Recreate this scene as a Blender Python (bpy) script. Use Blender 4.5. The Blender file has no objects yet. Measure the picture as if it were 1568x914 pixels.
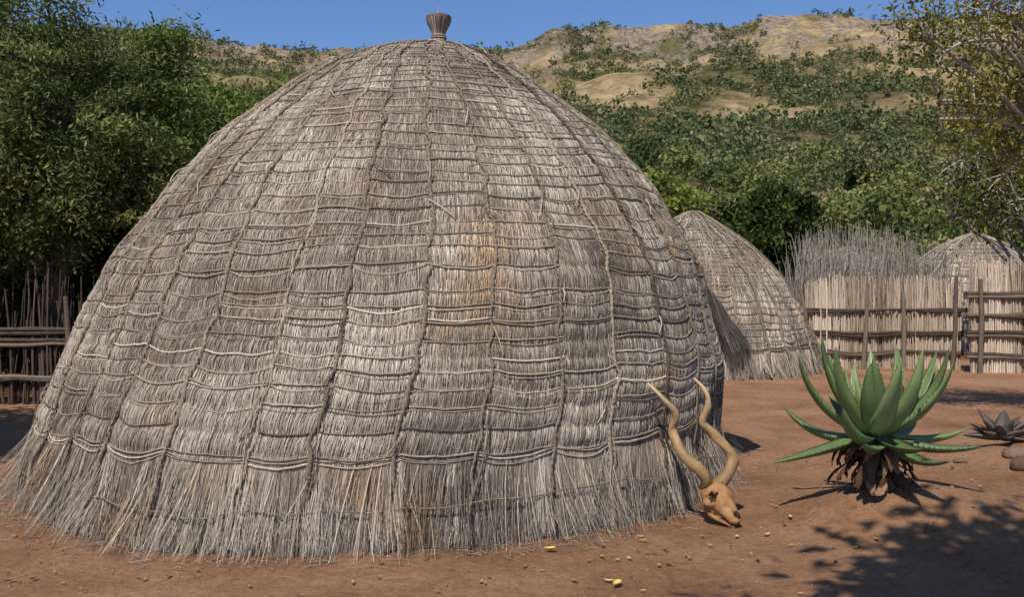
import bpy, math, random
import numpy as np
from mathutils import Vector
rng=np.random.default_rng(7)
scene=bpy.context.scene
TAB=np.random.default_rng(99).random((256,256))
def vn(x,y,seed=0):
    x=np.asarray(x,float)+seed*17.3; y=np.asarray(y,float)+seed*7.7
    xi=np.floor(x).astype(int); yi=np.floor(y).astype(int)
    fx=x-xi; fy=y-yi; fx=fx*fx*(3-2*fx); fy=fy*fy*(3-2*fy)
    a=TAB[xi%256,yi%256]; b=TAB[(xi+1)%256,yi%256]; c=TAB[xi%256,(yi+1)%256]; d=TAB[(xi+1)%256,(yi+1)%256]
    return (a*(1-fx)+b*fx)*(1-fy)+(c*(1-fx)+d*fx)*fy
def fbm(x,y,seed=0,o=4):
    s=0;a=.5;t=0
    for i in range(o):
        s=s+a*vn(np.asarray(x)*2**i,np.asarray(y)*2**i,seed+i*3); t+=a; a*=.5
    return s/t
def nrm(a): return a/np.maximum(np.linalg.norm(a,axis=-1,keepdims=True),1e-9)

class Acc:
    def __init__(s): s.V=[];s.F=[];s.A=[];s.n=0
    def add(s,V,F,val):
        V=np.asarray(V,float).reshape(-1,3); F=np.asarray(F,int).reshape(-1,4)
        s.V.append(V); s.F.append(F+s.n); s.n+=len(V)
        s.A.append(np.broadcast_to(np.asarray(val,float),(len(F),)).copy() if np.ndim(val)<1 or len(np.atleast_1d(val))==1 else np.asarray(val,float))
    def build(s,name,mat,parent=None,smooth=False,uvw=None):
        V=np.concatenate(s.V);F=np.concatenate(s.F);A=np.concatenate(s.A)
        me=bpy.data.meshes.new(name)
        me.vertices.add(len(V)); me.vertices.foreach_set('co',V.astype(np.float32).ravel())
        me.loops.add(len(F)*4); me.loops.foreach_set('vertex_index',F.astype(np.int32).ravel())
        me.polygons.add(len(F)); me.polygons.foreach_set('loop_start',(np.arange(len(F))*4).astype(np.int32))
        me.polygons.foreach_set('loop_total',np.full(len(F),4,np.int32))
        if smooth: me.polygons.foreach_set('use_smooth',np.ones(len(F),bool))
        me.update(calc_edges=True)
        at=me.attributes.new('val','FLOAT','FACE'); at.data.foreach_set('value',A.astype(np.float32))
        if uvw is not None:
            at=me.attributes.new('uvw','FLOAT_VECTOR','POINT'); at.data.foreach_set('vector',uvw.astype(np.float32).ravel())
        me.materials.append(mat)
        ob=bpy.data.objects.new(name,me); scene.collection.objects.link(ob)
        if parent: ob.parent=parent
        return ob
def empty(name):
    e=bpy.data.objects.new(name,None); scene.collection.objects.link(e); e.empty_display_size=.2; return e
def grid_faces(n,m,wrap=False):
    i=np.arange(n-1)[:,None]; mm=m if wrap else m-1; j=np.arange(mm)[None,:]
    a=i*m+j; b=i*m+(j+1)%m; c=(i+1)*m+(j+1)%m; d=(i+1)*m+j
    return np.stack([a,b,c,d],-1).reshape(-1,4)
def tubes(acc,P,Nr,R,sides,val):
    P=np.asarray(P,float)
    if P.ndim==2: P=P[None]
    T,N,_=P.shape
    R=np.broadcast_to(np.asarray(R,float),(T,N)); Nr=np.broadcast_to(np.asarray(Nr,float),(T,N,3))
    Tg=nrm(np.gradient(P,axis=1)); Nn=Nr-(Nr*Tg).sum(-1,keepdims=True)*Tg
    bad=np.linalg.norm(Nn,axis=-1,keepdims=True)<.05
    Nn=np.where(bad,np.cross(Tg,[0.3,0.9,0.1]),Nn); Nn=nrm(Nn); B=np.cross(Tg,Nn)
    a=np.arange(sides)/sides*2*np.pi
    V=P[:,:,None]+R[:,:,None,None]*(np.cos(a)[:,None]*Nn[:,:,None]+np.sin(a)[:,None]*B[:,:,None])
    f=grid_faces(N,sides,True); F=f[None]+(np.arange(T)*N*sides)[:,None,None]
    v=np.broadcast_to(np.asarray(val,float),(T,)); acc.add(V,F,np.repeat(v,len(f)))
def ribbons(acc,P,W,val):
    T,N,_=P.shape
    V=np.stack([P-W,P+W],2); f=grid_faces(N,2); F=f[None]+(np.arange(T)*N*2)[:,None,None]
    acc.add(V,F,np.repeat(np.broadcast_to(val,(T,)),len(f)))
def leaves(acc,C,l,w,val,up=0.0):
    n=len(C); u=nrm(rng.normal(size=(n,3))); q=rng.normal(size=(n,3)); 
    v=nrm(np.cross(u,q)); 
    l=np.broadcast_to(l,(n,))[:,None]*(.7+.6*rng.random((n,1))); w=np.broadcast_to(w,(n,))[:,None]*(.7+.6*rng.random((n,1)))
    V=np.stack([C-u*l,C-v*w+u*l*.1,C+u*l,C+v*w+u*l*.1],1); F=np.arange(n*4).reshape(n,4); acc.add(V,F,val)

# ---------------- materials
def newmat(name):
    m=bpy.data.materials.new(name); m.use_nodes=True; nt=m.node_tree; nt.nodes.clear()
    out=nt.nodes.new('ShaderNodeOutputMaterial'); b=nt.nodes.new('ShaderNodeBsdfPrincipled'); nt.links.new(b.outputs[0],out.inputs[0])
    b.inputs['Specular IOR Level'].default_value=.25
    return m,nt,b,out
def ramp(nt,stops,src):
    r=nt.nodes.new('ShaderNodeValToRGB'); e=r.color_ramp.elements
    while len(e)<len(stops): e.new(.5)
    for el,(p,c) in zip(e,stops): el.position=p; el.color=(*c,1)
    nt.links.new(src,r.inputs[0]); return r
def noise(nt,scale,detail=4,vec=None,rough=.55):
    n=nt.nodes.new('ShaderNodeTexNoise'); n.inputs['Scale'].default_value=scale; n.inputs['Detail'].default_value=detail; n.inputs['Roughness'].default_value=rough
    if vec: nt.links.new(vec,n.inputs['Vector'])
    return n
def attr_mat(name,stops,rough=.85,trans=0,tex=None,spec=.2,bump=None,tint=None):
    m,nt,b,out=newmat(name); a=nt.nodes.new('ShaderNodeAttribute'); a.attribute_name='val'
    src=a.outputs['Fac']
    tc=nt.nodes.new('ShaderNodeTexCoord')
    if tex:
        n=noise(nt,tex[0],3,tc.outputs['Object']); ma=nt.nodes.new('ShaderNodeMath'); ma.operation='MULTIPLY_ADD'
        nt.links.new(n.outputs['Fac'],ma.inputs[0]); ma.inputs[1].default_value=tex[1]; 
        mb=nt.nodes.new('ShaderNodeMath'); mb.operation='SUBTRACT'; nt.links.new(src,mb.inputs[0]); mb.inputs[1].default_value=tex[1]*.5
        nt.links.new(mb.outputs[0],ma.inputs[2]); src=ma.outputs[0]
    r=ramp(nt,stops,src); col=r.outputs[0]
    if tint:
        n=noise(nt,tint[0],4,tc.outputs['Object'],.6); tr=ramp(nt,[(tint[1],(1,1,1)),(tint[1]+.14,tint[2])],n.outputs['Fac'])
        mx=nt.nodes.new('ShaderNodeMix'); mx.data_type='RGBA'; mx.blend_type='MULTIPLY'; mx.inputs[0].default_value=1
        nt.links.new(col,mx.inputs[6]); nt.links.new(tr.outputs[0],mx.inputs[7]); col=mx.outputs[2]
    nt.links.new(col,b.inputs['Base Color']); b.inputs['Roughness'].default_value=rough; b.inputs['Specular IOR Level'].default_value=spec
    if bump:
        n=noise(nt,bump[0],4,tc.outputs['Object']); bp=nt.nodes.new('ShaderNodeBump'); bp.inputs['Distance'].default_value=bump[1]; bp.inputs['Strength'].default_value=.8
        nt.links.new(n.outputs['Fac'],bp.inputs['Height']); nt.links.new(bp.outputs[0],b.inputs['Normal'])
    if trans:
        t=nt.nodes.new('ShaderNodeBsdfTranslucent'); nt.links.new(col,t.inputs[0]); mx=nt.nodes.new('ShaderNodeMixShader'); mx.inputs[0].default_value=trans
        nt.links.new(b.outputs[0],mx.inputs[1]); nt.links.new(t.outputs[0],mx.inputs[2]); nt.links.new(mx.outputs[0],out.inputs[0])
    return m
M_straw=attr_mat('thatch_straw',[(0,(.075,.058,.043)),(.3,(.23,.187,.142)),(.6,(.435,.37,.295)),(1,(.74,.66,.55))],.7,spec=.3,tint=(1.3,.55,(1.0,.80,.60)))
M_rope=attr_mat('grass_rope',[(0,(.09,.068,.048)),(.5,(.29,.235,.175)),(1,(.60,.52,.41))],.85,tex=(30,.8))
M_leafA=attr_mat('acacia_leaf',[(0,(.022,.034,.010)),(.45,(.092,.125,.032)),(1,(.24,.26,.08))],.6,.3)
M_leafY=attr_mat('yellow_green_leaf',[(0,(.05,.07,.015)),(.5,(.17,.18,.035)),(1,(.36,.29,.06))],.6,.35)
M_leafG=attr_mat('bright_green_leaf',[(0,(.03,.045,.010)),(.5,(.10,.14,.028)),(1,(.24,.28,.055))],.6,.3)
M_belt=attr_mat('woodland_leaf',[(0,(.045,.06,.018)),(.4,(.12,.15,.04)),(.75,(.22,.235,.07)),(1,(.36,.28,.14))],.7,.2)
M_bush=attr_mat('hill_bush_leaf',[(0,(.06,.08,.032)),(.5,(.14,.165,.06)),(.85,(.23,.22,.095)),(1,(.36,.29,.16))],.8,.2)
M_bark=attr_mat('bark',[(0,(.045,.034,.027)),(1,(.15,.12,.095))],.9,tex=(9,.6),bump=(30,.02))
M_barkpale=attr_mat('pale_bark',[(0,(.16,.13,.10)),(1,(.50,.45,.38))],.9,tex=(9,.6),bump=(30,.01))
M_reed=attr_mat('reed',[(0,(.20,.145,.095)),(.5,(.50,.39,.29)),(1,(.72,.60,.47))],.85,tex=(14,.4))
M_pole=attr_mat('pole_wood',[(0,(.05,.035,.025)),(1,(.22,.17,.13))],.9,tex=(9,.6),bump=(30,.01))
M_dry=attr_mat('dry_leaf',[(0,(.05,.025,.016)),(.5,(.12,.06,.036)),(1,(.25,.15,.09))],.9,tex=(20,.4))
M_yel=attr_mat('fallen_leaf',[(0,(.16,.08,.03)),(.5,(.38,.25,.10)),(.9,(.52,.40,.2)),(1,(.72,.50,.10))],.7)
M_aloe=attr_mat('aloe_leaf',[(0,(.05,.075,.03)),(.5,(.13,.20,.07)),(1,(.30,.38,.16))],.42,tex=(7,.45),spec=.4)
M_tooth=attr_mat('aloe_thorn',[(0,(.25,.12,.06)),(1,(.4,.22,.12))],.6)
M_agave=attr_mat('agave_leaf',[(0,(.05,.045,.035)),(1,(.13,.10,.085))],.45,tex=(12,.35),spec=.4)
M_horn=attr_mat('horn',[(0,(.10,.06,.03)),(.5,(.36,.23,.11)),(1,(.64,.49,.31))],.5,tex=(16,.5),bump=(35,.006))
M_bone=attr_mat('bone',[(0,(.03,.015,.008)),(.5,(.30,.145,.055)),(1,(.54,.34,.18))],.7,tex=(24,.9),bump=(30,.012))
M_rock=attr_mat('rock',[(0,(.10,.06,.04)),(1,(.27,.18,.12))],.9,tex=(5,.6),bump=(12,.05))

# ---------------- terrain
def gh(x,y):
    x=np.asarray(x,float);y=np.asarray(y,float)
    h=.22*np.exp(-((x-2.75)/.75)**2-((y-6.2)/.65)**2)+.30*np.exp(-((x-5.0)/1.3)**2-((y-7.6)/1.0)**2)
    h=h+.12*np.exp(-((x-3.8)/1.2)**2-((y-5.7)/.8)**2)
    h=h+.06*(fbm(x*.9,y*.9,3)-.5)+.026*(fbm(x*4,y*4,4)-.5)+.012*(fbm(x*13,y*13,6,2)-.5)
    return h
def ax(lo,hi,step,far):
    c=np.arange(lo,hi,step); o=[];s=step;p=hi
    while p<far: o.append(p); s*=1.18; p+=s
    q=[];s=step;p=lo
    while p>-far: s*=1.18; p-=s; q.append(p)
    return np.array(q[::-1]+list(c)+o)
xs=ax(-6,7,.035,2500); ys=ax(3,12,.035,2500)
X,Y=np.meshgrid(xs,ys,indexing='ij'); Z=gh(X,Y); Z=np.where((abs(X)>60)|(abs(Y)>60),0,Z)
m,nt,b,out=newmat('red_earth'); tc=nt.nodes.new('ShaderNodeTexCoord')
n1=noise(nt,.8,8,tc.outputs['Object'],.72); r=ramp(nt,[(.32,(.22,.108,.055)),(.5,(.36,.19,.10)),(.68,(.46,.275,.16))],n1.outputs['Fac'])
n2=noise(nt,22,8,tc.outputs['Object'],.8); r2=ramp(nt,[(.34,(.52,.48,.45)),(.5,(.95,.95,.95)),(.70,(1.2,1.17,1.13))],n2.outputs['Fac'])
mx=nt.nodes.new('ShaderNodeMix'); mx.data_type='RGBA'; mx.blend_type='MULTIPLY'; mx.inputs[0].default_value=.9
nt.links.new(r.outputs[0],mx.inputs[6]); nt.links.new(r2.outputs[0],mx.inputs[7]); nt.links.new(mx.outputs[2],b.inputs['Base Color']); b.inputs['Roughness'].default_value=.95
n3=noise(nt,10,8,tc.outputs['Object'],.78); bp=nt.nodes.new('ShaderNodeBump'); bp.inputs['Distance'].default_value=.06; bp.inputs['Strength'].default_value=.9
nt.links.new(n3.outputs['Fac'],bp.inputs['Height']); nt.links.new(bp.outputs[0],b.inputs['Normal']); M_ground=m
a=Acc(); a.add(np.stack([X,Y,Z],-1),grid_faces(len(xs),len(ys)),0); a.F[0]=a.F[0][:,::-1]; a.build('ground',M_ground,None,True)

RT=np.array([-1.2,-.6,-.43,-.36,-.3,-.2,-.05,.0,.02,.045,.10,.16,.25,.28,.34,.45,.58,.8,1.3]); RV=np.array([.26,.30,.298,.292,.284,.274,.279,.281,.283,.303,.306,.303,.308,.316,.314,.308,.314,.32,.28])
FY=np.array([25,45,60,120,200,300,380,430,450,520,700,900]); FV=np.array([-.012,.0,.015,.095,.25,.50,.72,.90,1,1.0,.9,.6])
def hh(x,y):
    R=450*np.interp(x/450,RT,RV); f=np.interp(y,FY,FV)
    g=fbm(x/60,y/80,11,5)-.5; g2=np.abs(fbm(x/45,y/160,21,3)-.5)
    return R*f+np.clip(f,0,.6)*(g*30-g2*30+3)*np.where(y<430,1,.3)+np.clip(f,0,1)*(5+6*(y<430))*(fbm(x/16,y/16,31)-.5)+np.clip(f-.8,0,.2)*18*(fbm(x/9,y/30,35,4)-.5)
hx=np.arange(-520,620,3.5); hy=np.concatenate([np.arange(26,120,3),np.arange(120,560,3.5),np.arange(560,900,20)])
X,Y=np.meshgrid(hx,hy,indexing='ij'); Z=hh(X,Y)
def tanpatch(x,y): return fbm(x/38,y/30,77,4)
m,nt,b,out=newmat('dry_grass_hillside'); geo=nt.nodes.new('ShaderNodeNewGeometry'); at=nt.nodes.new('ShaderNodeAttribute'); at.attribute_name='uvw'
sx=nt.nodes.new('ShaderNodeSeparateXYZ'); nt.links.new(at.outputs['Vector'],sx.inputs[0])
r=ramp(nt,[(.38,(.20,.18,.085)),(.47,(.30,.24,.125)),(.56,(.44,.33,.18)),(.66,(.62,.46,.26))],sx.outputs[0])
n2=noise(nt,.12,9,geo.outputs['Position'],.75); r2=ramp(nt,[(.40,(.45,.45,.38)),(.5,(.85,.83,.8)),(.60,(1.1,1.1,1.1))],n2.outputs['Fac'])
mx=nt.nodes.new('ShaderNodeMix'); mx.data_type='RGBA'; mx.blend_type='MULTIPLY'; mx.inputs[0].default_value=.95
nt.links.new(r.outputs[0],mx.inputs[6]); nt.links.new(r2.outputs[0],mx.inputs[7])
sp=nt.nodes.new('ShaderNodeSeparateXYZ'); nt.links.new(geo.outputs['Position'],sp.inputs[0])
mr=nt.nodes.new('ShaderNodeMapRange'); mr.inputs[1].default_value=85; mr.inputs[2].default_value=125; nt.links.new(sp.outputs[2],mr.inputs[0])
n4=noise(nt,.05,9,geo.outputs['Position'],.8); rr=ramp(nt,[(.47,(0,0,0)),(.53,(1,1,1))],n4.outputs['Fac'])
mm=nt.nodes.new('ShaderNodeMath'); mm.operation='MULTIPLY'; nt.links.new(mr.outputs[0],mm.inputs[0]); nt.links.new(rr.outputs[0],mm.inputs[1])
n5=noise(nt,.35,8,geo.outputs['Position'],.8)
rk=ramp(nt,[(.40,(.15,.12,.095)),(.48,(.33,.26,.20)),(.60,(.50,.41,.33))],n5.outputs['Fac'])
mx2=nt.nodes.new('ShaderNodeMix'); mx2.data_type='RGBA'; nt.links.new(mm.outputs[0],mx2.inputs[0]); nt.links.new(mx.outputs[2],mx2.inputs[6]); nt.links.new(rk.outputs[0],mx2.inputs[7])
nt.links.new(mx2.outputs[2],b.inputs['Base Color']); b.inputs['Roughness'].default_value=1; b.inputs['Specular IOR Level'].default_value=0
bp=nt.nodes.new('ShaderNodeBump'); bp.inputs['Distance'].default_value=2.5; nt.links.new(n5.outputs['Fac'],bp.inputs['Height']); nt.links.new(bp.outputs[0],b.inputs['Normal'])
a=Acc(); a.add(np.stack([X,Y,Z],-1),grid_faces(len(hx),len(hy))[:,::-1],0); hill=a.build('hill',m,None,True,np.stack([tanpatch(X,Y),X*0,X*0],-1).reshape(-1,3))

def blobs(acc,C,R,n,leaf,val):
    K=len(C); d=nrm(rng.normal(size=(K,n,3))); d[...,2]=np.where(d[...,2]<-.3,-d[...,2],d[...,2])
    rad=rng.random((K,n,1))**.3; lump=1+.3*np.sin(d[...,0:1]*7+rng.random((K,1,1))*9)*np.cos(d[...,1:2]*6+rng.random((K,1,1))*9)
    P=C[:,None]+d*rad*lump*R[:,None]; v=np.repeat(val,n)+.22*rng.normal(size=K*n)*.6
    leaves(acc,P.reshape(-1,3),np.repeat(leaf,n),np.repeat(leaf*.7,n),v)
a=Acc()
N=80000; t=rng.uniform(-.8,.8,N); y=70+390*rng.random(N)**.8; x=t*y
dens=fbm(x/20,y/30,51,4); z=hh(x,y); hfrac=z/135
keep=(dens+.14*rng.normal(size=N)-1.6*np.clip(tanpatch(x,y)-.48,0,.2)>.455+.07*hfrac)&(rng.random(N)<np.clip(y/400,.2,1)); x,y,z,dens=x[keep],y[keep],z[keep],dens[keep]
s=(.45+2.4*rng.random(len(x))**2.8)*np.interp(z,[0,50,140],[1.6,1.1,.8])
asp=rng.uniform(.7,1.5,len(x)); vv=.08+.66*rng.random(len(x))+.30*(fbm(x/30,y/30,5)-.4)
for lo,hi,n_,lf in ((0,150,150,.105),(150,240,60,.17),(240,999,26,.26)):
    k=(y>=lo)&(y<hi); blobs(a,np.stack([x,y,z+s*.5*asp],-1)[k],np.stack([s,s,s*.85*asp],-1)[k],n_,s[k]*lf,vv[k])
a.build('hillside_bushes',M_bush)
a=Acc()
K=200; y=rng.uniform(30,85,K); t=rng.uniform(-.75,.8,K); x=t*y; g=np.maximum(hh(x,y),0)
s=rng.uniform(.8,2.2,K)*np.interp(y,[28,80],[.9,1.6]); h=rng.uniform(1.6,4.6,K)*np.interp(y,[28,80],[.8,1.3]); tv_=.10+.75*rng.random(K)
for q in range(4):
    off=rng.normal(size=(K,3))*s[:,None]*.6
    blobs(a,np.stack([x,y,g+h],-1)+off,np.stack([s,s,s*.8],-1)*rng.uniform(.4,.8,(K,1)),210,s*0+.10+.0012*y,tv_+.15*rng.normal(size=K))
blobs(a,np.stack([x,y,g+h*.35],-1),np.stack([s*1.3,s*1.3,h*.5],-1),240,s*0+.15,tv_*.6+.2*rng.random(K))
for i in range(K):
    P=np.array([[x[i],y[i],g[i]-.3],[x[i]+.1,y[i],g[i]+h[i]*.5],[x[i],y[i],g[i]+h[i]]]); tubes(a,P,[1,0,0],[.16,.12,.05],5,.0)
a.build('distant_trees',M_belt)

# ---------------- hut
def make_hut(cy,pz,pr,pc,nm,s0,sp_lo,sp_hi,nstr,nskirt,rr,seed,width=1,rot=0,finial=None,hood=False,thlo=-np.pi,thhi=np.pi,loose=True,pk=1.0):
    global rng
    rng=np.random.default_rng(seed)
    root=empty('beehive_hut')
    pz,pr,pc=map(np.array,(pz,pr,pc)); ch=np.concatenate([[0],np.cumsum(np.hypot(np.diff(pz),np.diff(pr)))]); u=np.linspace(0,ch[-1],500)
    def sm(p):
        v=np.interp(u,ch,p); k=22; v=np.pad(v,k,mode='reflect',reflect_type='odd'); w=np.hanning(2*k+1); w/=w.sum(); return np.convolve(v,w,'valid')
    z=sm(pz);r=sm(pr);c=sm(pc); r=np.maximum(r,.0); ss=np.concatenate([[0],np.cumsum(np.hypot(np.diff(z),np.diff(r)))]); S=ss[-1]
    dr=np.gradient(r,ss);dz=np.gradient(z,ss)
    def P(th,s,off):
        ri=np.interp(s,ss,r);zi=np.interp(s,ss,z);ci=np.interp(s,ss,c);a_=np.interp(s,ss,dz);b_=-np.interp(s,ss,dr); l=np.hypot(a_,b_); a_=a_/l;b_=b_/l
        n=np.stack([a_*np.sin(th),-a_*np.cos(th),b_],-1)
        return np.stack([ci+ri*np.sin(th),cy-ri*np.cos(th),zi],-1)+n*np.asarray(off)[...,None],n
    rows=[s0]
    while rows[-1]<S-.10:
        f=(rows[-1]-s0)/(S-s0); rows.append(rows[-1]+(sp_lo*(1-f)+sp_hi*f)*rng.uniform(.68,1.32))
    rows=np.array(rows); nr=len(rows)
    dth=2*np.pi/nm; mj=rng.normal(size=nm+1)*dth*.10; mj[-1]=mj[0]
    mth=-np.pi+np.arange(nm+1)*dth+mj+rot; 
    A=rng.uniform(.010,.050,nm)
    def sag(th,s):
        thw=(th-rot-mj[0]+np.pi)%(2*np.pi)-np.pi+rot+mj[0]
        i=np.clip(np.searchsorted(mth,thw)-1,0,nm-1); t=np.clip((thw-mth[i])/(mth[i+1]-mth[i]),0,1)
        rel=np.interp(s,ss,r)/r.max()
        return A[i]*rel*4*t*(1-t)+.12*(vn(th*1.6,s*1.3,seed)-.5)*np.clip(rel*1.2,0,1)+.045*(vn(th*nm/2/np.pi*.9,s*2.5,seed+4)-.5)*rel+.018*(vn(th*nm/2/np.pi*3.1,s*5,seed+5)-.5)*rel,t,i
    def low_(th,s,rel): return .10*rel*(fbm(th*2.0+9,s*1.1,seed+8,3)-.5)+.040*rel*(vn(th*7,s*3.5,seed+9)-.5)
    def base2(th,s):
        sg,t,i=sag(th,s); f=np.interp(s+sg,rows,np.arange(nr),left=0,right=nr-1); fr=f-np.floor(f)
        k=np.where(s<rows[0],0,np.abs(np.sin(np.pi*fr))**.6); rel=np.interp(s,ss,r)/r.max()
        q=.018*np.sqrt(np.clip(4*t*(1-t),0,1))*rel
        low=np.clip((rows[0]-s)/rows[0],0,1)
        kk=k*(.65+.6*vn(th*9,np.floor(f)*3.7,seed+12))
        return .016*pk*kk+q+low_(th,s,rel)+low**1.3*.035,np.where(s<rows[0],1,k)
    def base(th,s): return base2(th,s)[0]
    nth=int(nm*18); th=np.linspace(-np.pi,np.pi,nth+1)[:-1]; sv=np.linspace(0.0,S,int(S/.014))
    TH,SV=np.meshgrid(th,sv,indexing='ij'); V,_=P(TH,SV,base(TH,SV)-.004); V[...,2]=np.where(SV<.02,-.1,V[...,2])
    F=grid_faces(len(sv),nth,True)
    a=Acc(); a.add(V.transpose(1,0,2),F,0)
    uvw=np.stack([TH,SV,SV*0],-1).transpose(1,0,2).reshape(-1,3)
    m,nt,b,out=newmat('thatch_body'); at=nt.nodes.new('ShaderNodeAttribute'); at.attribute_name='uvw'
    mp=nt.nodes.new('ShaderNodeMapping'); mp.inputs['Scale'].default_value=(150,6,1); nt.links.new(at.outputs['Vector'],mp.inputs[0])
    n=noise(nt,2,5,mp.outputs[0],.7); n.noise_dimensions='2D'; rp=ramp(nt,[(.3,(.06,.046,.035)),(.5,(.21,.17,.13)),(.7,(.42,.355,.28))],n.outputs['Fac']); nt.links.new(rp.outputs[0],b.inputs['Base Color'])
    bp=nt.nodes.new('ShaderNodeBump'); bp.inputs['Distance'].default_value=.015; nt.links.new(n.outputs['Fac'],bp.inputs['Height']); nt.links.new(bp.outputs[0],b.inputs['Normal']); b.inputs['Roughness'].default_value=.9
    a.build('thatch_body',m,root,True,uvw)
    def tone(th,s):
        return .52+.85*(fbm(th*3.1,s*1.5,seed+2,4)-.5)+.30*(vn(th*14,s*1.2,seed+6)-.5)+.22*(vn(th*11,s*9,seed+7)-.5)
    n=nstr; th=rng.uniform(thlo,thhi,n*3); s=rng.uniform(0.05,S-.04,n*3); k=rng.random(n*3)<np.interp(s,ss,r)/r.max(); th,s=th[k][:n],s[k][:n]; n=len(th)
    ln=rng.uniform(.05,.18,n)*np.clip(np.interp(s,ss,r)/.6,.35,1)*max(1,width*.8); tt=np.linspace(0,1,6)
    sl=np.clip(s[:,None]-ln[:,None]*tt,.0,S); ri=np.maximum(np.interp(s,ss,r),.12)
    tilt=rng.normal(size=n)*.06+.40*(rng.random(n)<.05)*rng.normal(size=n)+.16*(vn(th*12,s*4,seed+15)-.5)
    thl=th[:,None]+(tilt*ln/ri)[:,None]*tt; lift=rng.uniform(-.002,.006,n)+.008*(rng.random(n)<.03)
    bo,kk=base2(thl,sl)
    Pp,nn=P(thl,sl,bo+lift[:,None]*kk+(.005*rng.random(n))[:,None]*tt*kk)
    tv=np.stack([np.cos(thl),np.sin(thl),0*thl],-1); roll=rng.uniform(-.8,.8,n)[:,None,None]
    wd=(width*rng.uniform(.0011,.0027,n)[:,None]*(1-.5*tt))[...,None]
    a=Acc(); ribbons(a,Pp,wd*(tv*np.cos(roll)+nn*np.sin(roll)),np.clip(tone(th,s)+.17*rng.normal(size=n),0,1))
    # skirt
    n=nskirt; th=rng.uniform(thlo,thhi,n); clump=.5*vn(th*46,th*0,seed+1)+.5*vn(th*16,th*0,seed+14); bot=rng.uniform(-.04,.10,n)+.36*np.clip(clump-.5,-.2,1)
    sg,_,_=sag(th,np.full(n,rows[0])); top=rows[0]-sg-rng.random(n)**2*.35+.01
    tt=np.linspace(0,1,7); sl=top[:,None]*(1-tt)+bot[:,None]*tt; spread=-.015+rng.random(n)*.05+.18*(clump-.45)+.26*(rng.random(n)<.07)*rng.random(n)
    thl=th[:,None]+(rng.normal(size=n)*.014+.07*(vn(th*24,th*0+5,seed)-.5)+.05*rng.normal(size=n)*(rng.random(n)<.06))[:,None]*tt
    sl=np.clip(sl,-.02,None); Pp,nn=P(thl,np.maximum(sl,0),base(thl,np.maximum(sl,0))+.004+spread[:,None]*tt**1.6)
    Pp[...,2]=np.maximum(Pp[...,2]+np.minimum(sl,0),-.01)
    tv=np.stack([np.cos(thl),np.sin(thl),0*thl],-1); roll=rng.uniform(-1,1,n)[:,None,None]; wd=(width*rng.uniform(.0012,.0031,n)[:,None]*(1-.6*tt))[...,None]
    ribbons(a,Pp,wd*(tv*np.cos(roll)+nn*np.sin(roll)),np.clip(.44+.5*(clump-.5)+.20*rng.normal(size=n)+.6*(fbm(th*4,th*0,seed+3)-.5),0,1))
    if hood:
        n=6500; th=rng.uniform(1.50,2.0,n); top=rng.uniform(1.3,1.72,n); tt=np.linspace(0,1,6); lnn=rng.uniform(.3,.8,n)
        sl=np.maximum(top[:,None]-lnn[:,None]*tt,.72+.25*rng.random(n)[:,None]); push=np.clip((1.68-sl)/.7,0,1)**.9*np.clip((2.02-th[:,None])/.2,0.3,1)*.30*np.clip((th[:,None]-1.48)/.12,0,1)
        thl=th[:,None]-.04*tt; Pp,nn=P(thl,sl,base(thl,sl)+push+(.05*rng.random(n))[:,None]); tv=np.stack([np.cos(thl),np.sin(thl),0*thl],-1)
        ribbons(a,Pp,.004*(tv+nn*.3),np.clip(.45+.2*rng.normal(size=n),0,1))
    a.build('thatch_straw',M_straw,root)
    # row ropes
    a=Acc(); Ps=[];Ns=[];Rs=[];Vs=[]
    t=np.linspace(-.03,1.03,10)
    for k in range(nr):
        nrope=1+(rng.random()<(.7 if k<nr*.45 else .3)); 
        if k==0: nrope=3
        for q in range(nrope):
            rv=.45+.14*rng.normal()
            for c_ in range(nm):
                cn=vn(c_*.55,k*.33,seed+20)
                if k>0 and cn>.84 : continue
                if q>0 and rng.random()<.15: continue
                if k>0 and rng.random()<.03: continue
                thv=mth[c_]+(mth[c_+1]-mth[c_])*t
                sg,_,_=sag(np.clip(thv,mth[c_]+1e-4,mth[c_+1]-1e-4),np.full(10,rows[k])); sv_=rows[k]-sg-q*.018-q*.018*rng.random()*4*t*(1-t)+.004*rng.normal()
                sv_=sv_-rng.normal()*.009*(4*t*(1-t))+.005*rng.normal(size=10)*.5
                rel=np.interp(rows[k],ss,r)/r.max()
                pp,nn=P(thv,sv_,.018*np.sqrt(np.clip(4*t*(1-t),0,1))*rel+low_(thv,sv_,rel)+.0145*pk+.002*rng.normal())
                Ps.append(pp);Ns.append(nn);Rs.append(np.full(10,rr*rng.uniform(.6,1.2)*(.75+.25*rel)));Vs.append(np.clip(rv+.16*rng.normal(),0,1))
    tubes(a,np.array(Ps),np.array(Ns),np.array(Rs),6,np.array(Vs))
    if loose:
        for k in range(12):
            u0=rng.uniform(-2.8,2.3); thv=np.linspace(u0,u0+rng.uniform(.3,.9),90); sv_=.27+.22*(fbm(thv*2.2,thv*0,seed+30)-.5)-.02*np.abs(np.sin(thv*nm/2)); pp,nn=P(thv,sv_,base(thv,sv_)+.05); tubes(a,pp,nn,rr*.85,6,.25)
    tw=np.linspace(0,1,int(S/.015)); 
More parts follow.
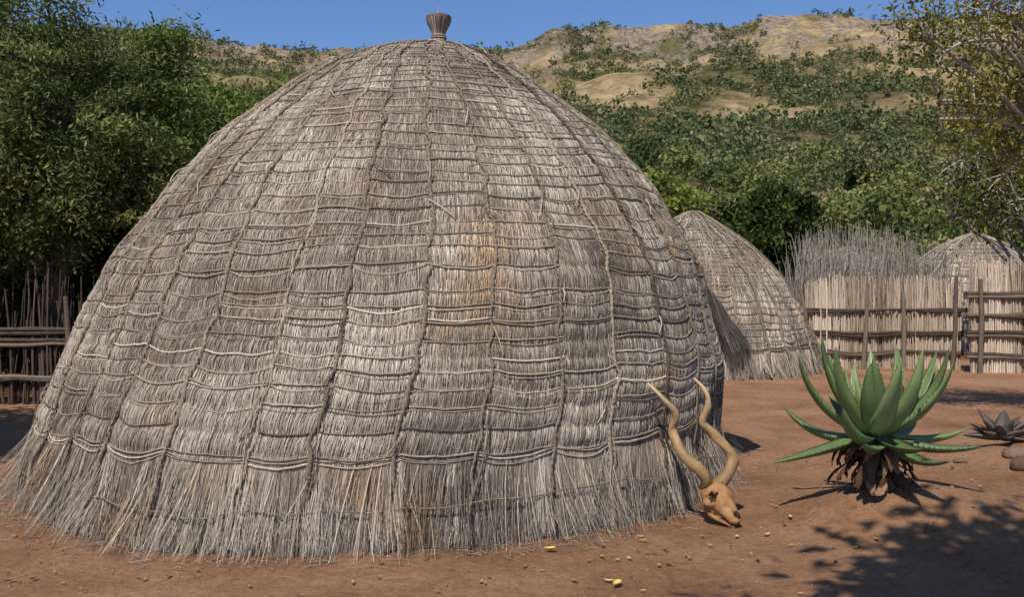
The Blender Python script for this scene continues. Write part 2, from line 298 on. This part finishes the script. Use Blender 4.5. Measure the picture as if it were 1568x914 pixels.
    for i in range(nm):
        top=S-.03-rng.random()*.1 if i%2==0 else S-.2-rng.random()*.35
        sv_=tw*top+.01; wob=.034*(vn(sv_*2.2,sv_*0+i,seed+40)-.5)+.024*(vn(sv_*9,sv_*0+i,seed+41)-.5); ri=np.maximum(np.interp(sv_,ss,r),.2)
        rel=np.interp(sv_,ss,r)/r.max(); nrm_off=low_(mth[i]+wob*2.2/ri,sv_,rel)+.029*pk+np.clip((rows[0]-sv_)/rows[0],0,1)**1.3*.10
        rad=rr*(1.3-.35*tw)*rng.uniform(.75,1.2)*(.7+.55*vn(sv_*6,sv_*0+i,3)); vv=np.clip(.40+.2*rng.normal(),0,1)
        for ph in (0,np.pi):
            al=sv_/.085*2*np.pi+ph+i
            pp,nn=P(mth[i]+wob*2.2/ri+np.cos(al)*rad*.8/ri,sv_,nrm_off+np.sin(al)*rad*.7); tubes(a,pp,nn,rad*(1+.2*np.sin(al*3)),6,vv)
        if loose and rng.random()<.6:
            s1=rng.uniform(.4,1.1); q=np.linspace(0,1,14); pp,nn=P(mth[i]+.03*np.sin(q*5+i)*q+rng.normal()*.02*q,s1*(1-q)+.02*q+.0,.03+.08*q*(s1<.8)+.02+base(mth[i]+0*q,s1*(1-q)))
            tubes(a,pp,nn,rr*.8,5,vv)
        if loose:
            for kk_ in range(4):
                s1=rng.uniform(.6,S-.5); q=np.linspace(0,1,8); L_=rng.uniform(.06,.2); dt=rng.normal()*.5
                rl=np.interp(s1,ss,r); pp,nn=P(mth[i]+dt*L_*q/rl,s1-L_*q,.035+.02*np.sin(q*3)+low_(mth[i]+0*q,s1-L_*q,rl/r.max())+.01); tubes(a,pp,nn,rr*.6,5,rng.random())
    a.build('binding_ropes',M_rope,root,True)
    if finial is not None:
        f=finial; a=Acc(); n=1700; an=rng.uniform(0,2*np.pi,n); tt=np.linspace(0,1,9)
        hz=np.array([0,.06,.11,.14,.17,.22,.27,.31,.325]); hr=np.array([.085,.078,.068,.060,.062,.082,.105,.118,.122])
        q=.75+.25*np.sqrt(rng.random(n)); hgt=1-.10*rng.random(n)
        Pp=np.stack([f[0]+np.cos(an)[:,None]*hr*q[:,None],f[1]+np.sin(an)[:,None]*hr*q[:,None],f[2]-.05+hz*hgt[:,None]],-1)
        tv=np.stack([-np.sin(an),np.cos(an),0*an],-1)[:,None]*np.ones((1,9,1)); ribbons(a,Pp,.004*tv,np.clip(.28+.2*rng.normal(size=n),0,1))
        an=np.linspace(0,2*np.pi,25)
        core=np.stack([np.stack([f[0]+np.cos(an[:-1])*R_*.72,f[1]+np.sin(an[:-1])*R_*.72,an[:-1]*0+f[2]-.05+z_],-1) for z_,R_ in zip(list(hz)+[.27],list(hr)+[.0])]); a.add(core,grid_faces(10,24,True),.1)
        for zz_,R_ in ((.03,.088),(.05,.086),(.07,.08),(.12,.072),(.14,.068)):
            tubes(a,np.stack([f[0]+np.cos(an)*R_,f[1]+np.sin(an)*R_,an*0+f[2]-.05+zz_],-1),[0,0,1],.006,5,.5)
        tubes(a,[[f[0],f[1],f[2]+.15],[f[0],f[1],f[2]+.28],[f[0]+.005,f[1],f[2]+.38]],[1,0,0],[.012,.01,.004],6,.5)
        for i in range(60):
            an=rng.uniform(0,6.28); d=np.array([np.cos(an),np.sin(an)]); R0=.09; R1=rng.uniform(.2,.34)
            tubes(a,[[f[0]+d[0]*R0,f[1]+d[1]*R0,f[2]+.0],[f[0]+d[0]*(R0+R1)/2,f[1]+d[1]*(R0+R1)/2,f[2]-.015],[f[0]+d[0]*R1,f[1]+d[1]*R1,f[2]-.055]],[0,0,1],[.006,.006,.003],4,rng.uniform(.2,.7))
        a.build('finial',M_straw,root)
    return root
make_hut(8.34,[0,.25,.5,1.0,1.85,2.5,3.0,3.45,3.68,3.82,3.89],[2.96,2.97,2.95,2.875,2.585,2.14,1.70,1.125,.76,.38,0.0],[-1.17,-1.15,-1.12,-.987,-.906,-.869,-.862,-.87,-.855,-.76,-.688],
  37,.60,.132,.070,200000,62000,.0070,5,rot=.05,finial=(-.688,8.34,3.90),hood=True,pk=1.0)
make_hut(18.3,[0,.5,1.2,1.9,2.5,2.9,3.15,3.22],[2.45,2.42,2.2,1.75,1.15,.6,.22,0],[3.72]*8,34,.62,.12,.10,26000,7000,.010,6,width=2.6,loose=False,pk=1.4)
make_hut(25.5,[0,.6,1.3,2.0,2.5,2.75,2.85],[1.9,1.85,1.7,1.3,.85,.35,0],[9.7]*7,28,.6,.2,.15,12000,1500,.013,8,width=3.4,loose=False,pk=1.6)
make_hut(25,[0,.6,1.3,2.0,2.5,2.9,3.12,3.18],[2.5,2.45,2.3,1.85,1.35,.75,.25,0],[13.0]*8,30,.6,.2,.15,12000,1500,.013,9,width=3.4,loose=False,finial=(13.0,25,3.2),pk=1.6)
rng=np.random.default_rng(77)

# ---------------- fences
def fence(name,p0,p1,h,hj,step,poles,posts,sr,mat,lean=.03,layers=2,pr=.035):
    root=empty(name); a=Acc(); p0=np.array(p0,float);p1=np.array(p1,float); L=np.linalg.norm(p1-p0); d=(p1-p0)/L; nn=np.array([-d[1],d[0]])
    n=int(L/step)*layers; q=np.sort(rng.random(n))*L; 
    bx=p0+d*q[:,None]+nn*rng.normal(size=(n,1))*.022; hz=h+hj*(vn(q*1.3,q*0,n%50)-.5)+hj*.7*rng.normal(size=n)*.5
    tt=np.linspace(0,1,5); P=np.zeros((n,5,3)); le=rng.normal(size=(n,2))*lean; bend=rng.normal(size=(n,2))*.02; le[:,1]*=.5
    P[...,:2]=bx[:,None]+le[:,None]*tt[:,None]+bend[:,None]*np.sin(tt*np.pi)[:,None]; P[...,2]=gh(bx[:,0],bx[:,1])[:,None]-.05+hz[:,None]*tt
    tubes(a,P,[1,0,0],(rng.uniform(.6,1.3,n)*sr)[:,None]*(1-.45*tt),5,np.clip(.5+.6*(vn(q*3,q*0,7)-.5)+.2*rng.normal(size=n),0,1)); a.build('uprights',mat,root)
    a=Acc()
    for z in poles:
        for sd in (-1,1):
          for st in (0,1):
            q=np.linspace(-.1,L+.1,int(L/.25)+3); w=.10*(fbm(q*.9,q*0+z*9+sd+st*3,3)-.5); xy=p0+d*q[:,None]+nn*sd*.075+nn*w[:,None]*.3
            g=gh(xy[:,0],xy[:,1]); tubes(a,np.concatenate([xy,(g+z+w*1.3+.05*st)[:,None]],1),[0,0,1],pr*(.6+.5*vn(q*2,q*0+z,8)),7,rng.uniform(.0,.8))
    for q0 in posts:
        xy=p0+d*q0*L-nn*.15*(1 if nn[1]>0 else -1); g=float(gh(*xy)); le_=rng.normal()*.05; tubes(a,[[xy[0],xy[1],g-.1],[xy[0]+.02+le_,xy[1],g+h*.5],[xy[0]-.01+2*le_,xy[1],g+h*rng.uniform(.8,1.05)]],[1,0,0],[.05,.045,.035],8,rng.uniform(.3,.9))
    a.build('rails_and_posts',M_pole,root,True)
fence('reed_fence',(6.05,18.3),(9.15,18.1),1.85,.18,.028,(.32,.70,1.18),(.02,.36,.62,.93),.015,M_reed,layers=4,lean=.05)
fence('reed_fence',(9.0,17.4),(13.2,16.6),2.2,.22,.028,(.30,.72,1.08,1.5),(.03,.5),.015,M_reed,pr=.05,layers=4,lean=.05)
M_dark=attr_mat('weathered_stick',[(0,(.03,.021,.015)),(1,(.13,.09,.065))],.9,tex=(9,.5))
fence('stick_fence',(-11.5,12.2),(-4.9,12.7),1.6,.6,.05,(.35,.85,1.0),(.2,.5,.8),.020,M_dark,lean=.10,layers=3)
a=Acc(); n=1100; x0=rng.uniform(6.7,10.0,n); y0=rng.uniform(20.3,21.4,n); hz=rng.uniform(2.0,3.3,n)-.5*np.abs((x0-8.0)/2); tt=np.linspace(0,1,6)
P=np.zeros((n,6,3)); le=rng.normal(size=(n,2))*.25; P[...,0]=x0[:,None]+le[:,:1]*tt; P[...,1]=y0[:,None]+le[:,1:]*tt; P[...,2]=hz[:,None]*tt; P[...,0]+=(rng.normal(size=n)*.08)[:,None]*np.sin(tt*3)
tubes(a,P,[1,0,0],.013*(1-.7*tt),4,rng.uniform(.1,.9,n)); a.build('stick_bundle',M_barkpale)

# ---------------- trees
def bez(p0,p1,p2,n):
    t=np.linspace(0,1,n)[:,None]; return (1-t)**2*p0+2*t*(1-t)*p1+t*t*p2
def make_tree(name,base,top,crowns,nlimb,ncl,nleaf,clr,leaf,lm,bm,tr,seed,twr=.012,vb=.45,shell=.45,flat=.6):
    global rng
    rng=np.random.default_rng(seed); root=empty(name); a=Acc(); base=np.array(base,float);top=np.array(top,float)
    mid=(base+top)/2+rng.normal(size=3)*[.15,.15,0]; tk=bez(base-[0,0,.1],mid,top,14); tk[1:-1,:2]+=rng.normal(size=(12,2))*.03
    tubes(a,tk,[1,0,0],np.linspace(tr,tr*.5,14)*(1+.5*np.exp(-np.arange(14)*1.2)),9,.5)
    pts=[tk[7:]]; w=np.array([np.prod(c[1])**.66 for c in crowns]); w=w/w.sum()
    def cp(n,shell):
        i=rng.choice(len(crowns),n,p=w); d=nrm(rng.normal(size=(n,3))); r_=rng.random((n,1))**shell; C=np.array([c[0] for c in crowns])[i];R=np.array([c[1] for c in crowns])[i]; return C+d*r_*R
    for i in range(nlimb):
        tg=cp(1,.4)[0]; st=tk[rng.integers(6,14)]; md=(st+tg)/2+np.array([0,0,.25*np.linalg.norm(tg-st)])*rng.uniform(-.1,1)+rng.normal(size=3)*.12
        lb=bez(st,md,tg,12); lb[1:]+=np.cumsum(rng.normal(size=(11,3))*.02,0); tubes(a,lb,[.2,1,.1],np.linspace(tr*.38,twr*1.3,12),6,rng.uniform(.3,.8)); pts.append(lb[3:])
    pts=np.concatenate(pts); C=cp(ncl,shell)
    for c in C:
        j=np.argmin(((pts-c)**2).sum(1)+rng.random(len(pts))*.1); st=pts[j]; tubes(a,bez(st,(st+c)/2+rng.normal(size=3)*.12,c,6),[.2,1,.1],np.linspace(twr,twr*.35,6),4,rng.uniform(.2,.9))
    a.build('trunk_and_branches',bm,root,True)
    a=Acc(); sc=rng.uniform(.55,1.3,(ncl,1,1)); st=nrm(rng.normal(size=(ncl,1,3))); P=C[:,None]+rng.normal(size=(ncl,nleaf,3))*clr*sc*[1,1,flat]+st*clr*1.5*rng.normal(size=(ncl,nleaf,1))
    P[...,2]=np.maximum(P[...,2],base[2]+.05)
    v=np.clip(np.repeat(vb+.2*rng.normal(size=ncl),nleaf)+.12*rng.normal(size=ncl*nleaf),0,1); leaves(a,P.reshape(-1,3),leaf[0],leaf[1],v); a.build('foliage',lm,root)
make_tree('acacia_tree',(-6.9,14.0,0),(-6.9,13.6,3.2),[((-7.4,13.4,4.4),(1.8,1.5,2.2)),((-7.6,12.9,2.9),(1.6,1.2,1.2)),((-6.1,13.6,3.3),(.9,1,.9))],16,230,260,.17,(.055,.016),M_leafA,M_bark,.16,101,vb=.60,shell=.35,flat=.5)
make_tree('acacia_tree',(-5.7,15.2,0),(-5.7,15.2,3.2),[((-6.1,15.2,4.0),(1.3,1.3,1.3)),((-5.6,15.2,3.0),(1.4,1.3,1.1)),((-5.9,15.0,5.6),(.45,.4,.35))],12,170,240,.17,(.06,.018),M_leafG,M_bark,.13,102,vb=.62,shell=.35)
make_tree('acacia_tree',(-4.7,17.5,0),(-4.7,17.5,3.4),[((-5.0,17.5,4.2),(1.6,1.4,1.3)),((-4.2,17.8,4.7),(.8,.9,.9))],12,170,220,.19,(.065,.02),M_leafG,M_bark,.13,103,vb=.7,shell=.35)
make_tree('acacia_tree',(-8.4,6.6,0),(-8.2,6.6,2.8),[((-7.0,6.5,4.2),(1.5,1.2,.8)),((-8.3,7.8,3.9),(1.5,1.2,.9))],12,190,110,.22,(.08,.035),M_leafA,M_bark,.16,104)
make_tree('acacia_tree',(-10.5,16,0),(-10.5,16,3.4),[((-9.9,15.5,4.2),(2.6,1.8,2.6))],12,220,160,.26,(.08,.03),M_leafA,M_bark,.18,114,vb=.35)
make_tree('undergrowth_bush',(-7.5,15,0),(-7.5,15,1.0),[((-9,14.8,1.3),(2.2,.9,1.5)),((-6.2,15,1.3),(2.0,.9,1.5)),((-4,16,1.6),(1.8,.9,1.6))],14,300,120,.24,(.07,.03),M_leafA,M_bark,.08,105,vb=.1)
make_tree('round_bush',(6.9,24,0),(6.9,24,2.6),[((6.95,24,3.5),(1.15,1.0,1.0)),((6.5,24,2.6),(1.1,1,.9))],9,110,160,.18,(.09,.04),M_leafG,M_bark,.1,106,vb=.15)
make_tree('leafy_shrub',(3.6,23,0),(3.6,23,3.2),[((3.6,23,4.0),(.8,.8,.6)),((4.3,23.2,3.7),(.7,.6,.5))],9,60,60,.18,(.11,.045),M_leafG,M_bark,.06,107,vb=.95)
make_tree('overhanging_tree',(8.0,10.8,0),(7.2,10.6,3.8),[((6.0,10.2,4.5),(1.25,1.2,.95)),((6.4,10.6,3.6),(.8,1.0,.7)),((4.9,10.1,4.6),(.75,.7,.45)),((5.2,10.3,3.6),(.5,.5,.5))],26,210,40,.13,(.038,.016),M_leafY,M_barkpale,.13,108,twr=.013,vb=.6)
make_tree('bare_branch_tree',(11.8,19.5,0),(11.3,19.5,3.0),[((10.8,19.5,4.0),(1.6,1.2,1.4))],26,220,14,.22,(.07,.03),M_leafY,M_barkpale,.12,109,twr=.02,vb=.2)
make_tree('bare_branch_tree',(6.5,27,0),(6.0,27,2.8),[((5.8,27,4.0),(2.2,1.2,1.0))],22,190,12,.22,(.09,.03),M_leafY,M_barkpale,.12,110,twr=.022,vb=.2)
make_tree('shade_tree',(3.9,-2.0,0),(2.8,-.2,4.2),[((1.6,.6,5.6),(1.5,.9,.7)),((3.2,.9,5.4),(1.6,1.1,.7))],14,210,80,.22,(.085,.05),M_leafA,M_bark,.2,111)
rng=np.random.default_rng(5)

# ---------------- aloe
def rosette(name,c,mat,specs,stem=True,seed=1,teeth=True,thick=.26):
    r_=np.random.default_rng(seed); root=empty(name); a=Acc(); tth=Acc(); c=np.array(c,float); N=20; tt=np.linspace(0,1,N)
    for (az,e0,e1,L,W,val) in specs:
        el=np.radians(e0+(e1-e0)*tt**.9); ds=L/(N-1); rr_=np.concatenate([[0],np.cumsum(np.cos(el[:-1])*ds)])+.03; zz=np.concatenate([[0],np.cumsum(np.sin(el[:-1])*ds)])
        d=np.array([np.cos(az),np.sin(az),0]); sd=np.array([-np.sin(az),np.cos(az),0]); up=np.array([0,0,1.])
        Pc=c+d*rr_[:,None]+up*zz[:,None]; bend=r_.normal()*.11*L; Pc=Pc+sd*(bend*tt**2)[:,None]
        T=nrm(np.gradient(Pc,axis=0)); Nn=nrm(np.cross(T,sd)); Nn=Nn*np.where((Nn@up+ -(Nn@d)*.5)[:,None]<0,-1,1)
        w=W*np.minimum(1,.80+.5*tt)*(1-tt**1.9)**.8+.002; th=thick*w*2/2
        prof=[(-1,.0),(-.55,-.6),(0,-1.0),(.55,-.6),(1,0),(.6,.1),(0,-.12),(-.6,.1)]
        ring=np.stack([Pc+sd*(w*p)[:,None]+Nn*(w*.30*abs(p)**1.5+th*2*q)[:,None] for p,q in prof],1)
        a.add(ring,grid_faces(N,8,True),val)
        if teeth:
            for k in range(1,N-2):
                for sg in (-1,1):
                    f=k+r_.random()*.5; i=int(f); fr=f-i; e=lambda A_:A_[i]*(1-fr)+A_[i+1]*fr
                    p0=e(Pc)+sd*sg*e(w)*.98+e(Nn)*e(w)*.30; tipp=p0+sd*sg*.011+T[i]*.005; q=T[i]*.005
                    tth.add([p0-q,p0+q,tipp,tipp+.0005],[[0,1,2,3]],r_.random())
    a.build('leaves',mat,root,True)
    if teeth: tth.build('leaf_thorns',M_tooth,root)
    if stem:
        a=Acc(); g=float(gh(c[0],c[1])); tubes(a,[[c[0],c[1],g-.1],[c[0],c[1],(g+c[2])/2],[c[0],c[1],c[2]+.08]],[1,0,0],[.10,.085,.07],12,.3)
        for i in range(80):
            az=r_.uniform(0,6.28); z0=r_.uniform(g+.12,c[2]+.02); L=r_.uniform(.14,.34); d=np.array([np.cos(az),np.sin(az),0]); sd=np.array([-d[1],d[0],0]); q=np.linspace(0,1,7)
            out_=.07+L*.65*np.sin(q*1.9)*r_.uniform(.4,1.3); P=np.array([c[0],c[1],0])+d*out_[:,None]+np.array([0,0,1])*(z0-L*q**1.2*r_.uniform(.5,1))[:,None]+sd*(r_.normal()*.08*q)[:,None]
            P[:,2]=np.maximum(P[:,2],g+.005); w=(.045*(1-q**1.5)*(1+.3*np.sin(q*12+i))+.003)
            V=np.stack([P-sd*w[:,None],P+d*.02*np.sin(q*9+i)[:,None],P+sd*w[:,None]],1); a.add(V,grid_faces(7,3),r_.random())
        a.build('dry_leaf_skirt',M_dry,root,True)
    return root
r_=np.random.default_rng(3); sp=[]
for i in range(42):
    f=i/41; az=i*2.39996+r_.normal()*.14; 
    e0=64-62*f**.75+r_.normal()*5; e1=84-12*f**1.3+r_.normal()*9; 
    if f>.74: e0=-28+r_.normal()*12; e1=34+r_.normal()*26
    L=(.36+.45*min(1,f*1.9))*r_.uniform(.85,1.08)*(.88 if f>.74 else 1); sp.append((az,e0,e1,L,.050+.030*min(1,f*2.0),np.clip(.78-.40*f+.14*r_.normal(),0,1)))
rosette('aloe_plant',(2.53,6.15,.61),M_aloe,sp,seed=4)
sp=[(i*2.4,62-62*i/19,50-60*i/19,.27*r_.uniform(.8,1.15),.075,r_.random()) for i in range(19)]
rosette('agave_plant',(4.42,8.0,float(gh(4.42,8.0))+.06),M_agave,sp,stem=False,seed=5,teeth=False)

def rock(acc,c,s,seed):
    r_=np.random.default_rng(seed); th=np.linspace(0,2*np.pi,15)[:-1]; ph=np.linspace(.02,np.pi-.02,9); PH,TH=np.meshgrid(ph,th,indexing='ij')
    d=np.stack([np.sin(PH)*np.cos(TH),np.sin(PH)*np.sin(TH),np.cos(PH)],-1); k=r_.normal(size=(7,3)); k=nrm(k); rad=np.ones(d.shape[:2])
    for q in k: rad=np.minimum(rad,.72/np.maximum(d@q,.3)*r_.uniform(.9,1.2))
    acc.add(np.array(c)+d*rad[...,None]*np.array(s),grid_faces(9,14,True),r_.random())
a=Acc()
for i in range(30):
    x=rng.uniform(3.8,5.6); y=rng.uniform(6.9,7.6); s=rng.uniform(.04,.12); rock(a,(x,y,float(gh(x,y))+s*.1),(s*1.3,s,s*.75),i+50)
a.build('rock_border',M_rock,None,False)
a=Acc()
for i in range(700):
    x=rng.uniform(-5,5.5); y=rng.uniform(3.9,7.5); 
    if math.hypot(x+1.2,y-8.34)<3.15: continue
    s=rng.uniform(.003,.012)*(2 if rng.random()<.04 else 1); rock(a,(x,y,float(gh(x,y))+s*.3),(s*1.2,s,s*.7),i+500)
a.build('pebbles',M_rock)
a=Acc()
def fl(x,y,s,v):
    az=rng.uniform(0,6.28); d=np.array([np.cos(az),np.sin(az),0])*s; sd=np.array([-np.sin(az),np.cos(az),0])*s*.45; g=float(gh(x,y))+.012; c=np.array([x,y,g]); up=np.array([0,0,1])
    t=np.linspace(-1,1,6); w=np.sqrt(1-t*t*.98); P=c+d*t[:,None]+up*(.35*s*t**2)[:,None]; cz=rng.uniform(.1,.5)*s
    a.add(np.stack([P-sd*w[:,None]+up*(cz*w)[:,None],P,P+sd*w[:,None]+up*(cz*w)[:,None]],1),grid_faces(6,3),v)
for x_,y_,s,v in [(.57,4.79,.045,.97),(.53,4.85,.03,.9),(.23,5.35,.04,.97),(.83,5.73,.025,.8),(.54,5.3,.028,.3),(.45,5.2,.022,.2),(1.24,5.53,.025,.5),(1.65,5.73,.03,.8),(1.88,5.98,.03,.8),(.70,5.27,.025,.8),(.34,4.83,.025,.3),(-.73,4.85,.02,.4),(-1.4,4.72,.018,.3),(1.45,5.71,.025,.8),(1.45,5.36,.02,.5),(1.05,5.34,.02,.3),(.17,5.0,.018,.5)]: fl(x_,y_,s,v)
for i in range(650):
    x=rng.uniform(-4.5,5.5); y=rng.uniform(3.9,9)
    if math.hypot(x+1.2,y-8.34)<3.15: continue
    fl(x,y,rng.uniform(.008,.026),rng.random()*.85)
a.build('fallen_leaves',M_yel)
a=Acc()
for i in range(600):
    th=rng.uniform(-1.5,1.5); R=3.02+abs(rng.normal())*.16; x=-1.2+R*math.sin(th); y=8.34-R*math.cos(th); az=rng.uniform(0,6.28); L=rng.uniform(.03,.14); g=float(gh(x,y))+.006
    tubes(a,[[x,y,g],[x+L*.5*math.cos(az),y+L*.5*math.sin(az),g+.008],[x+L*math.cos(az+.2),y+L*math.sin(az+.2),g]],[0,0,1],.002,4,rng.uniform(.0,.6))
a.build('straw_litter',M_straw)

# ---------------- kudu skull with horns
root=empty('antelope_skull')
a=Acc()
def crom(K,n):
    K=np.array(K,float); t=np.linspace(0,len(K)-1,n); i=np.clip(t.astype(int),0,len(K)-2); f=(t-i)[:,None]; g=lambda j:K[np.clip(j,0,len(K)-1)]
    p0,p1,p2,p3=g(i-1),g(i),g(i+1),g(i+2); return .5*((2*p1)+(-p0+p2)*f+(2*p0-5*p1+4*p2-p3)*f**2+(-p0+3*p1-3*p2+p3)*f**3)
HL=[(1.35,6.10,.25),(1.30,6.05,.35),(1.175,6.09,.47),(1.12,6.17,.63),(1.125,6.12,.75),(1.03,6.09,.865),(.94,6.14,.96)]
HR=[(1.43,6.12,.25),(1.51,6.15,.35),(1.53,6.18,.45),(1.42,6.2,.59),(1.33,6.18,.68),(1.36,6.15,.80),(1.345,6.15,.90),(1.27,6.2,.99)]
for K,sg in ((HL,1),(HR,-1)):
    Pp=crom(K,90); q=np.linspace(0,1,90); rad=.041*(1-q)**.7+.004; S_=14; Tg=nrm(np.gradient(Pp,axis=0)); Nn=nrm(np.cross(Tg,[0.1,1,.2])); B=np.cross(Tg,Nn); an=np.arange(S_)/S_*2*np.pi
    tw=sg*q*2*np.pi*2.2; rr_=rad[:,None]*(1+.30*np.exp(-((((an[None]-tw[:,None])+np.pi)%(2*np.pi)-np.pi)/.45)**2)); rr_=rr_*(1+.03*np.sin(q*230)*(1-q))[:,None]
    V=Pp[:,None]+rr_[...,None]*(np.cos(an)[None,:,None]*Nn[:,None]+np.sin(an)[None,:,None]*B[:,None]); f=grid_faces(90,S_,True); a.add(V,f,np.repeat(.25+.55*q[:-1],S_))
a.build('horns',M_horn,root,True)
a=Acc(); axis0=np.array([1.37,6.12,.23]); axis1=np.array([1.50,5.93,.06]); q=np.linspace(0,1,30); Tg=nrm(axis1-axis0); sd=nrm(np.cross(Tg,[0,0,1])); upv=np.cross(sd,Tg)
wr=1.4*np.interp(q,[0,.05,.2,.4,.5,.75,.95,1],[.02,.055,.075,.085,.06,.04,.034,.01]); hr_=1.3*np.interp(q,[0,.05,.25,.45,.75,.95,1],[.02,.05,.07,.065,.042,.025,.008])
an=np.arange(24)/24*2*np.pi; cen=axis0+(axis1-axis0)*q[:,None]*1.2-Tg*.03
V=cen[:,None]+np.cos(an)[None,:,None]*wr[:,None,None]*sd+np.sin(an)[None,:,None]*hr_[:,None,None]*upv
AN,Q=np.meshgrid(an,q); val=.6+0*AN
for a0 in (.35,np.pi-.35):
    dd=np.sqrt((((AN-a0+np.pi)%(2*np.pi)-np.pi)/.55)**2+((Q-.36)/.11)**2); k=np.clip(1.15-dd,0,1); V-= (V-cen[:,None])*(k*.55)[...,None]; val=np.where(dd<.85,.0,val); V+=(V-cen[:,None])*(.12*np.exp(-((dd-1.1)/.2)**2))[...,None]  # eye sockets: dented in, faces painted dark to stand for shade inside
dd=np.sqrt((((AN-np.pi/2+np.pi)%(2*np.pi)-np.pi)/.7)**2+((Q-.86)/.1)**2); V-=(V-cen[:,None])*(np.clip(1.1-dd,0,1)*.6)[...,None]; val=np.where(dd<.85,.0,val)  # nose opening: same dent, its inner shade put into the face colour
a.add(V,grid_faces(30,24,True),val[:-1].ravel())
for sg in (-1,1):
    j=[cen[6]+sd*sg*.07-upv*.06,cen[14]+sd*sg*.06-upv*.095,cen[22]+sd*sg*.035-upv*.07,cen[29]+sd*sg*.01-upv*.04]; tubes(a,crom(j,12),upv,np.linspace(.022,.009,12),8,.5)
    for k in range(6):
        p=cen[15+k]+sd*sg*.04-upv*.045; tubes(a,[p,p-upv*.02,p-upv*.03],Tg,[.008,.008,.004],6,.8)
tubes(a,[[1.34,6.12,.20],[1.355,6.11,.29]],[1,0,0],[.058,.042],12,.5); tubes(a,[[1.44,6.13,.20],[1.43,6.12,.29]],[1,0,0],[.058,.042],12,.5)
a.build('skull',M_bone,root,True)

# ---------------- light / sky / camera
el=math.radians(53); dx,dy=.37,.929
D=Vector((dx*math.cos(el),dy*math.cos(el),-math.sin(el)))
L=bpy.data.lights.new('sun','SUN'); L.energy=4.7; L.angle=math.radians(.5); L.color=(1,.93,.83); lo=bpy.data.objects.new('sun',L); lo.rotation_euler=D.to_track_quat('-Z','Y').to_euler(); scene.collection.objects.link(lo)
w=bpy.data.worlds.new('World'); scene.world=w; w.use_nodes=True; nt=w.node_tree; bg=nt.nodes['Background']; sk=nt.nodes.new('ShaderNodeTexSky'); sk.sky_type='NISHITA'; sk.sun_disc=False
sk.sun_elevation=el; sk.sun_rotation=math.atan2(-dx,-dy); sk.air_density=.9; sk.dust_density=0; sk.ozone_density=7; sk.altitude=1800
nt.links.new(sk.outputs[0],bg.inputs[0]); bg.inputs[1].default_value=.145
cam=bpy.data.cameras.new('camera'); cam.lens=1358/1568*36; cam.sensor_width=36; cam.clip_end=6000; cam.clip_start=.05
co=bpy.data.objects.new('camera',cam); co.location=(0,0,1.6); co.rotation_euler=(math.radians(90-.506),0,0); scene.collection.objects.link(co); scene.camera=co
scene.view_settings.view_transform='Standard'; scene.view_settings.look='None'; scene.view_settings.exposure=0
